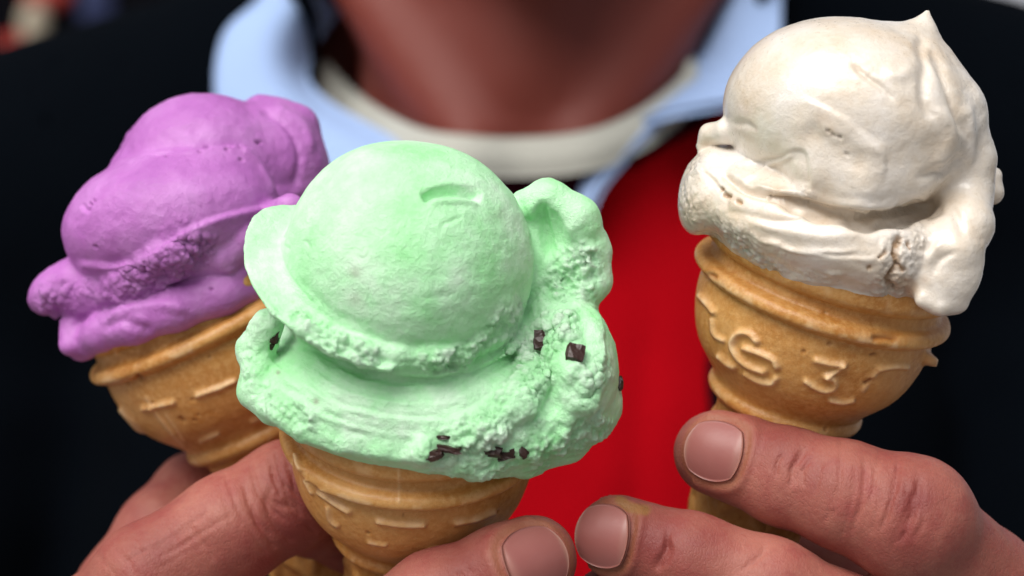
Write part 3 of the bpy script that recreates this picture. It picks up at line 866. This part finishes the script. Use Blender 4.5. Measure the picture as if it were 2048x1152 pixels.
for f_, lo, hi, h in ((hand_l, (-2, -26, -150), (150, 90, -20), 0.68), (hand_r, (-150, -30, -160), (20, 92, -24), 0.72)):
    lo = np.array(lo, float); hi = np.array(hi, float)
    V, Q = nets(f_, np.array([lo[0], lo[1], -68.0]), hi, 0.46)
    parts.append(Sculpt(V, Q))
    low_parts.append(nets(lambda p: f_(p) + 0.2, lo, np.array([hi[0], hi[1], -65.0]), 1.5))
print('hands', len(parts[0].V), len(parts[1].V), round(time.time() - T0, 1))

# creases, pores, redness; a groove runs round every nail
def nail_frame(f_, cpx, ax_px, w_mm, l_mm, tilt=(0, 0)):
    c = hit(f_, [cpx], 0)[0]
    e = 0.6
    g = np.array([float(f_((c + d_ * e)[None])[0] - f_((c - d_ * e)[None])[0]) for d_ in np.eye(3)])
    n = nrm(g)
    ax = hit(f_, [(cpx[0] + ax_px[0], cpx[1] + ax_px[1])], 0)[0] - c
    u = nrm(ax - (ax @ n) * n); v = np.cross(n, u)
    return c, u, v, n, w_mm, l_mm
NAILS = [('L', hand_l, (1424, 899), (-40, -9), 12.0, 12.6), ('L', hand_l, (1200, 1072), (-20, -4), 12.4, 11.5), ('R', hand_r, (1078, 1120), (30, -14), 13.4, 13.6)]
frames = []
for hd, f_, c_, ax_, w_, l_ in NAILS:
    fr = nail_frame(f_, c_, ax_, w_, l_); frames.append(fr)
    s = parts[0 if hd == 'L' else 1]
    c, u, v, n, w, l = fr
    q = s.V - c; a_ = (q @ u) / (l / 2); b_ = (q @ v) / (w / 2); dn = q @ n
    rr = (np.abs(a_) ** 2.6 + np.abs(b_) ** 2.6) ** (1 / 2.6)
    near = (dn > -6)
    grv = np.exp(-((rr - 1.06) / 0.075) ** 2) * near * (a_ < 0.85)
    wall = np.exp(-((rr - 1.27) / 0.13) ** 2) * near * (a_ < 0.7)
    inside = (rr < 1.0) * near
    s.push(-0.38 * grv + 0.42 * wall - 0.25 * inside)
    s.tint2 = np.maximum(s.tint2, 0.3 * np.exp(-((rr - 1.12) / 0.12) ** 2) * near)
for s in parts:
    s.push(0.35 * fbm(s.V, 12, 3, 51) + 0.10 * fbm(s.V, 3.2, 4, 52)); s.upd()
def creases(s, c0, c1, ax, n, w, amp, bow, spread, seed):
    rg = np.random.default_rng(seed)
    c0 = np.array(c0, float); c1 = np.array(c1, float); ax = nrm(ax)
    for i in range(n):
        o = ax * rg.normal() * spread
        st = rg.uniform(-0.05, 0.4); en = rg.uniform(0.6, 1.05)
        a = c0 + (c1 - c0) * st + o; b = c0 + (c1 - c0) * en + o
        m = (a + b) / 2 + ax * bow * (1 + 0.3 * rg.normal())
        s.ridge([a, m, b], 1.45 * w * rg.uniform(.7, 1.3), -1.6 * amp * rg.uniform(.35, 1.0), 18, wob=3, seed=i)
sl, sr = parts
creases(sl, (1620, 890), (1590, 990), (1, .3), 7, 3.2, .28, -8, 16, 1)       # end joint, index
creases(sl, (1842, 940), (1796, 1095), (1, .35), 9, 3.2, .26, 10, 24, 2)     # middle joint, index
creases(sl, (1750, 890), (1710, 1090), (1, .35), 14, 3.0, .17, 8, 36, 3)
sl.ridge([(1832, 955), (1836, 1010), (1806, 1085)], 4.5, -.28, 20)
creases(sl, (1345, 1050), (1310, 1140), (1, .3), 4, 3.4, .35, 8, 6, 4)
creases(sl, (1540, 1090), (1500, 1150), (1, .3), 5, 3.2, .25, 6, 20, 5)
m_ = sl.mask([(1290, 1020), (1260, 1015), (1240, 1000)], 12); sl.tint2 = np.maximum(sl.tint2, .8 * m_)
for x, y, r_, q in ((1830, 1000, 60, .55), (1560, 880, 70, .35), (1810, 1080, 60, .5), (1300, 1080, 70, .5), (1640, 960, 60, .25), (1400, 1090, 60, .3), (1900, 1100, 60, .2)):
    sl.tint = np.maximum(sl.tint, 1.5 * q * np.exp(-((sl.px - x) ** 2 + (sl.py - y) ** 2) / r_ ** 2))
creases(sr, (535, 905), (640, 1080), (1, -.4), 12, 3.2, .34, -16, 26, 6)     # bent middle joint of the index
creases(sr, (470, 940), (560, 1110), (1, -.4), 7, 3.0, .18, -14, 26, 7)
creases(sr, (270, 1060), (350, 1170), (1, -.5), 12, 2.8, .13, 4, 60, 8)
creases(sr, (240, 1160), (460, 1030), (.5, 1), 7, 3.0, .12, 4, 34, 9)
creases(sr, (900, 1120), (940, 1170), (1, -.4), 4, 3, .2, 4, 16, 10)
for x, y, r_, q in ((620, 1000, 60, .4), (330, 1120, 70, .35), (590, 1060, 60, .45), (930, 1130, 60, .4), (480, 1100, 70, .3)):
    sr.tint = np.maximum(sr.tint, 1.4 * q * np.exp(-((sr.px - x) ** 2 + (sr.py - y) ** 2) / r_ ** 2))

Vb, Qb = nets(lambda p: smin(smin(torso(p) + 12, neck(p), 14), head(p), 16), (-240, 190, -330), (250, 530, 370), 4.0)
arms = []
def arm(p, sx, wrist, el):
    sh = np.array([sx * 190, 400, 0.0])
    return smin(cap(p, sh, el, 48, 40), cap(p, el, wrist, 40, 27), 10)
WL, EL = W(2600, 2050, 110), np.array([300.0, 300, -300]); WR, ER = W(-500, 2050, 120), np.array([-300.0, 300, -300])
Va, Qa = nets(lambda p: np.minimum(arm(p, 1, WL, EL) + 3, arm(p, -1, WR, ER) + 3), (-360, 40, -360), (360, 460, 60), 6.0)
person = blank('person', (0, 420, -1400), 'person in a dark navy jacket and red sweater holding out three ice cream cones', 'person')
allV, allQ, t1, t2, off = [], [], [], [], 0
for V, Q, a, b in tuple((v_, q_, np.zeros(len(v_)), np.zeros(len(v_))) for v_, q_ in low_parts) + ((sl.V, sl.Q, sl.tint, sl.tint2), (sr.V, sr.Q, sr.tint, sr.tint2), (Vb, Qb, np.full(len(Vb), 1.0), np.full(len(Vb), .12)), (Va, Qa, np.zeros(len(Va)), np.zeros(len(Va)))):  # full tint on head and neck: shade below the chin put into skin colour
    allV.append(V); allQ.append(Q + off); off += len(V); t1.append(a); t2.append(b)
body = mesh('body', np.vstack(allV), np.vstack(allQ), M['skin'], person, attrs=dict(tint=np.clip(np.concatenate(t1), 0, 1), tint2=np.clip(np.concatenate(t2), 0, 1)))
for fr in frames:
    c, u, v, n, w, l = fr
    k = 26; g = np.linspace(-1, 1, k); A, Bm = np.meshgrid(g, g, indexing='ij')
    # square grid bent to a rounded nail
    x = A * np.sqrt(1 - 0.42 * Bm ** 2); y = Bm * np.sqrt(1 - 0.40 * A ** 2)
    hgt = 0.14 - (w * 0.5 * y) ** 2 / (2 * 8.0) - 0.3 * np.clip(x - 0.3, 0, 1) ** 2 - np.clip(x, 0, 1) ** 2 * 0.5 - np.clip(-x - .8, 0, 1) * 2.0
    top = c + (x * l / 2)[..., None] * u + (y * w / 2)[..., None] * v + hgt[..., None] * n
    bot = top - 0.9 * n
    V = np.vstack([top.reshape(-1, 3), bot.reshape(-1, 3)])
    i = (np.arange(k - 1)[:, None] * k + np.arange(k - 1)[None]).ravel()
    q = np.stack([i, i + k, i + k + 1, i + 1], 1); Q = [q, q[:, ::-1] + k * k]
    ed = np.r_[np.arange(k), np.arange(1, k) * k + k - 1, (k - 1) * k + np.arange(k - 2, -1, -1), np.arange(k - 2, 0, -1) * k]
    e2 = np.roll(ed, -1); Q.append(np.stack([e2, ed, ed + k * k, e2 + k * k], 1))
    xx = np.r_[x.ravel(), x.ravel()]; yy = np.r_[y.ravel(), y.ravel()]
    rim_ = np.sqrt(xx ** 2 + yy ** 2)
    tn = 0.8 * ss(xx, 0.80, 0.95) + 0.15 * ss(rim_, 0.90, 1.05) + 0.35 * ss(-xx, 0.62, 0.9)
    mesh('fingernail', V, np.vstack(Q), M['nail'], body, attrs=dict(tint=np.clip(tn, 0, 1)))

# ------------------------------------------------------------------ clothes
def vopen(p, pts):                                   # half-width of a front opening against height: negative inside it
    z = p[:, 2]; zs = [q[0] for q in pts]
    l = np.interp(z, zs, [q[1] for q in pts]); r_ = np.interp(z, zs, [q[2] for q in pts])
    return np.maximum(l - p[:, 0], p[:, 0] - r_)
def base(p): return smin(torso(p), neck(p), 14)
def shell(p, o, th): return np.maximum(base(p) - o, -(base(p) - o + th))
def above(p, h, k=0.55): return p[:, 2] - (h + np.clip(p[:, 1] - 276, 0, 90) * k)
def fold_noise(p): return 3.0 * vnoise(p * np.array([1, 1, .35]), 45, 61) + 1.5 * vnoise(p, 20, 62)
LO, HI = (-380, 0, -370), (390, 540, 130)
# jacket: left edge of the opening is at x = -75 low down and runs out to the shoulder seam above
jop = [(-400, -62, 60), (-120, -64, 62), (0, -66, 66), (40, -68, 76), (60, -70, 80), (90, -70, 86), (200, -72, 90)]
def jacket(p):
    d = shell(p, 12, 7) + 0.5 * fold_noise(p)
    sl_ = np.minimum(arm(p, 1, WL + (WL - EL) * -0.06, EL), arm(p, -1, WR + (WR - ER) * -0.06, ER)) - 14 + 0.7 * fold_noise(p)
    d = smin(d, sl_, 16)
    d = np.maximum(d, -(torso(p) - 5))
    d = smax(d, -np.maximum(vopen(p, jop), p[:, 1] - 400), 3)
    return np.maximum(d, -cap(p, (6, 350, 20), (6, 335, 300), 74, 74))
V, Q = nets(jacket, LO, HI, 4.0)
jk = mesh('jacket', V, Q, M['jacket'], person)
rop = [(-400, 10, -10), (14, 10, -10), (16, 0, 0), (30, -22, 21), (61, -73, 72), (80, -84, 84), (200, -90, 90)]
def sweater(p):
    d = shell(p, 7, 6) + 0.7 * fold_noise(p) + 1.7 * np.exp(-((p[:, 0] - 47 - 0.08 * p[:, 2]) / 6) ** 2) * ss(-p[:, 2], -10, 30) * (p[:, 1] < 340)
    d = smax(d, -np.maximum(vopen(p, rop), p[:, 1] - 380), 2)
    return np.maximum(d, above(p, 60))
V, Q = nets(sweater, (-230, 200, -340), (240, 520, 120), 3.2)
mesh('sweater', V, Q, M['red'], person)
def knit(p):
    return np.maximum(shell(p, 1.5, 4), above(p, 40))
V, Q = nets(knit, (-200, 200, -330), (210, 520, 110), 4.0)
mesh('maroon_undershirt', V, Q, M['maroon'], person)

# sheet that follows a list of cross lines: each line is a list of 3-D points; the sheet gets a thickness
def sheet(name, lines, th, mat, parent, n=40, m=14):
    G = np.array([smooth_resample(l, m) for l in lines])             # lines x m x 3
    G = np.array([smooth_resample(G[:, j], n) for j in range(m)]).transpose(1, 0, 2)
    k1, k2 = G.shape[:2]
    du = np.gradient(G, axis=0); dv = np.gradient(G, axis=1)
    N = np.cross(du, dv); N /= np.linalg.norm(N, axis=2)[..., None] + 1e-9
    V = np.vstack([(G + N * th / 2).reshape(-1, 3), (G - N * th / 2).reshape(-1, 3)])
    i = (np.arange(k1 - 1)[:, None] * k2 + np.arange(k2 - 1)[None]).ravel()
    q = np.stack([i, i + k2, i + k2 + 1, i + 1], 1); Q = [q, q[:, ::-1] + k1 * k2]
    ed = np.r_[np.arange(k2), np.arange(1, k1) * k2 + k2 - 1, (k1 - 1) * k2 + np.arange(k2 - 2, -1, -1), np.arange(k1 - 2, 0, -1) * k2]
    e2 = np.roll(ed, -1); Q.append(np.stack([e2, ed, ed + k1 * k2, e2 + k1 * k2], 1))
    return mesh(name, V, np.vstack(Q), mat, parent)
def smooth_resample(p, n):
    p = np.array(p, float); q = smooth3(p, 10)
    L = np.r_[0, np.cumsum(np.linalg.norm(np.diff(q, axis=0), axis=1))]
    t = np.linspace(0, L[-1], n)
    return np.stack([np.interp(t, L, q[:, k]) for k in range(q.shape[1])], 1)
def smooth3(p, n):
    if len(p) < 3: return p
    q = np.vstack([2 * p[0] - p[1], p, 2 * p[-1] - p[-2]]); out = []
    for i in range(len(p) - 1):
        a, b, c, d = q[i:i + 4]
        for t in np.arange(n) / n:
            out.append(0.5 * (2 * b + (c - a) * t + (2 * a - 5 * b + 4 * c - d) * t * t + (3 * b - a - 3 * c + d) * t ** 3))
    return np.vstack([out, p[-1]])
shirt = blank('collared_shirt', (0, 300, 40)); shirt.parent = person; shirt.location = tuple(np.array([0, .3, EYE + .04]) - world_origin(person))
# neckband of the white T-shirt: a rib that goes right round the neck
rt = [(652, 123), (678, 152), (705, 176), (775, 226), (845, 260), (927, 274), (1044, 279), (1162, 268), (1250, 236), (1314, 195), (1361, 152), (1385, 120)]
ring_top = hit(base, rt, -2.5, y0=180, y1=500, fall=335)
ring_bot = [p_ + np.array([(p_[0] - 5) * 0.05, -3.0, -13.0]) for p_ in ring_top]
print([tuple(np.round(q, 0)) for q in ring_top])
back = [np.array([82, 400, 78]), np.array([45, 425, 84]), np.array([0, 432, 86]), np.array([-45, 425, 84]), np.array([-78, 400, 80])]
lines = [[a, (a + b) / 2 + np.array([0, -2.0, 0]), b] for a, b in zip(ring_top, ring_bot)] + [[b, b + np.array([0, 3, -8]), b + np.array([0, 5, -15])] for b in back]
lines.append(lines[0])
sheet('tshirt_neckband', lines, 3.0, M['tee'], person, n=120)
# pale blue collar: left flap, right flap, stand at the back, narrow facing down to the button placket
lf = [[W(690, -70, 360), W(600, -90, 345), W(530, -60, 340)],
      [W(690, 0, 345), W(615, -10, 325), W(520, 0, 325)],
      [W(640, 70, 335), W(560, 45, 312), W(450, 70, 315)],
      [W(610, 150, 322), W(540, 140, 300), W(432, 190, 300)],
      [W(650, 205, 308), W(590, 240, 286), W(470, 330, 286)],
      [W(760, 268, 292), W(700, 310, 276), W(600, 380, 276)],
      [W(840, 318, 282), W(800, 360, 268), W(740, 420, 268)]]
sheet('collar_flap', lf, 3.0, M['blue'], shirt)
rf = [[W(1400, -80, 358), W(1480, -90, 340), W(1568, -80, 332)],
      [W(1398, 0, 345), W(1470, -10, 322), W(1564, 0, 314)],
      [W(1385, 90, 332), W(1460, 85, 306), W(1564, 90, 298)],
      [W(1345, 160, 316), W(1430, 160, 294), W(1566, 200, 276)],
      [W(1290, 212, 300), W(1370, 204, 284), W(1470, 206, 278)],
      [W(1235, 262, 290), W(1300, 240, 276), W(1352, 226, 274)]]
sheet('collar_flap', rf, 3.0, M['blue'], shirt)
pf = [[W(1300, 205, 292), W(1340, 226, 284)], [W(1235, 262, 283), W(1290, 275, 276)], [W(1200, 310, 279), W(1240, 330, 272)], [W(1170, 370, 276), W(1200, 380, 269)], [W(1150, 440, 274), W(1170, 450, 268)]]
sheet('shirt_placket', pf, 3.0, M['blue'], shirt)
bk = [[W(1398, -40, 352), W(1398, 0, 350)], [np.array([74, 392, 112]), np.array([76, 394, 92])], [np.array([45, 420, 120]), np.array([46, 424, 96])], [np.array([4, 432, 122]), np.array([4, 436, 98])],
      [np.array([-38, 420, 120]), np.array([-40, 424, 96])], [np.array([-68, 392, 112]), np.array([-70, 394, 92])], [W(690, -40, 352), W(690, 0, 350)]]
sheet('collar_stand', bk, 3.0, M['blue'], shirt)
Vh, Qh = nets(lambda p: np.maximum(head(p) - 7 + 2 * vnoise(p, 14, 71), -np.maximum(p[:, 2] - 270, 0) * 0 + np.minimum(1e3, (250 - p[:, 2]) + (300 - p[:, 1]) * 0.0 - np.clip(p[:, 1] - 320, 0, 60) * 1.8)), (-100, 200, 120), (110, 470, 375), 5.0)
mesh('hair', Vh, Qh, M['hair'], person)

# ------------------------------------------------------------------ what little lies behind
V, Q = boxm((0, 6000, -1450), (40000, 30000, 100)); tag(mesh('ground', V, Q, M['paving'], smooth=False), kind='structure')
wall = blank('shop_front', (-1900, 3400, -1400), 'dark out-of-focus shop front behind the shoulder at upper left', 'building')
V, Q = boxm((-2400, 3460, 300), (3600, 100, 3400)); mesh('wall', V, Q, M['dark'], wall, smooth=False)
for k in range(12):
    V, Q = boxm((-4050 + k * 300, 3402, 300), (270, 14, 3380)); mesh('board', V, Q, M['dark'], wall, smooth=False)
bw = blank('pale_building', (2600, 7000, -1400), 'pale grey building, a blurred patch at the upper right corner', 'building')
V, Q = boxm((3400, 7300, 1600), (5600, 400, 6000)); mesh('wall', V, Q, M['pale'], bw, smooth=False)
for i in range(3):
    for j in range(2):
        V, Q = boxm((2600 + i * 1200, 7090, 1900 + j * 1500), (620, 24, 900)); wf = mesh('window', V, Q, M['dark'], bw, smooth=False)
def blob(name, c, rad, mat, label, cat, seed):
    c = np.array(c, float)
    V, Q = nets(lambda p: ell(p, c, rad) + 3 * vnoise(p, 30, seed), c - np.array(rad) - 12, c + np.array(rad) + 12, 5.0)
    o = mesh(name, V, Q, mat, origin=(c[0] / 1000, c[1] / 1000, (c[2] - rad[2]) / 1000 + EYE)); tag(o, label, cat); return o
s3 = S(3300)
blob('hanging_bag', ((68 - 1024) * s3, 3300, (576 - 52) * s3), (26, 26, 42), M['beige'], 'blurred beige bundle against the dark shop front, upper left corner', 'bag', 81)
blob('red_cloth', ((88 - 1024) * s3, 3330, (576 + 12) * s3), (48, 20, 24), M['bgred'], 'blurred bright red cloth above the beige bundle at top left', 'cloth', 82)
blob('dark_red_cloth', ((20 - 1024) * s3, 3330, (576 - 92) * s3), (30, 20, 26), M['bgred'], 'blurred dull red patch of cloth left below the beige bundle', 'cloth', 83)
blob('blue_cloth', ((185 - 1024) * s3, 3330, (576 - 10) * s3), (34, 20, 50), M['bgblue'], 'blurred dark blue cloth right of the red one, above the shoulder', 'cloth', 84)
print('done', round(time.time() - T0, 1), 'tris', sum(len(o.data.polygons) * 2 for o in sc.objects if o.type == 'MESH'))
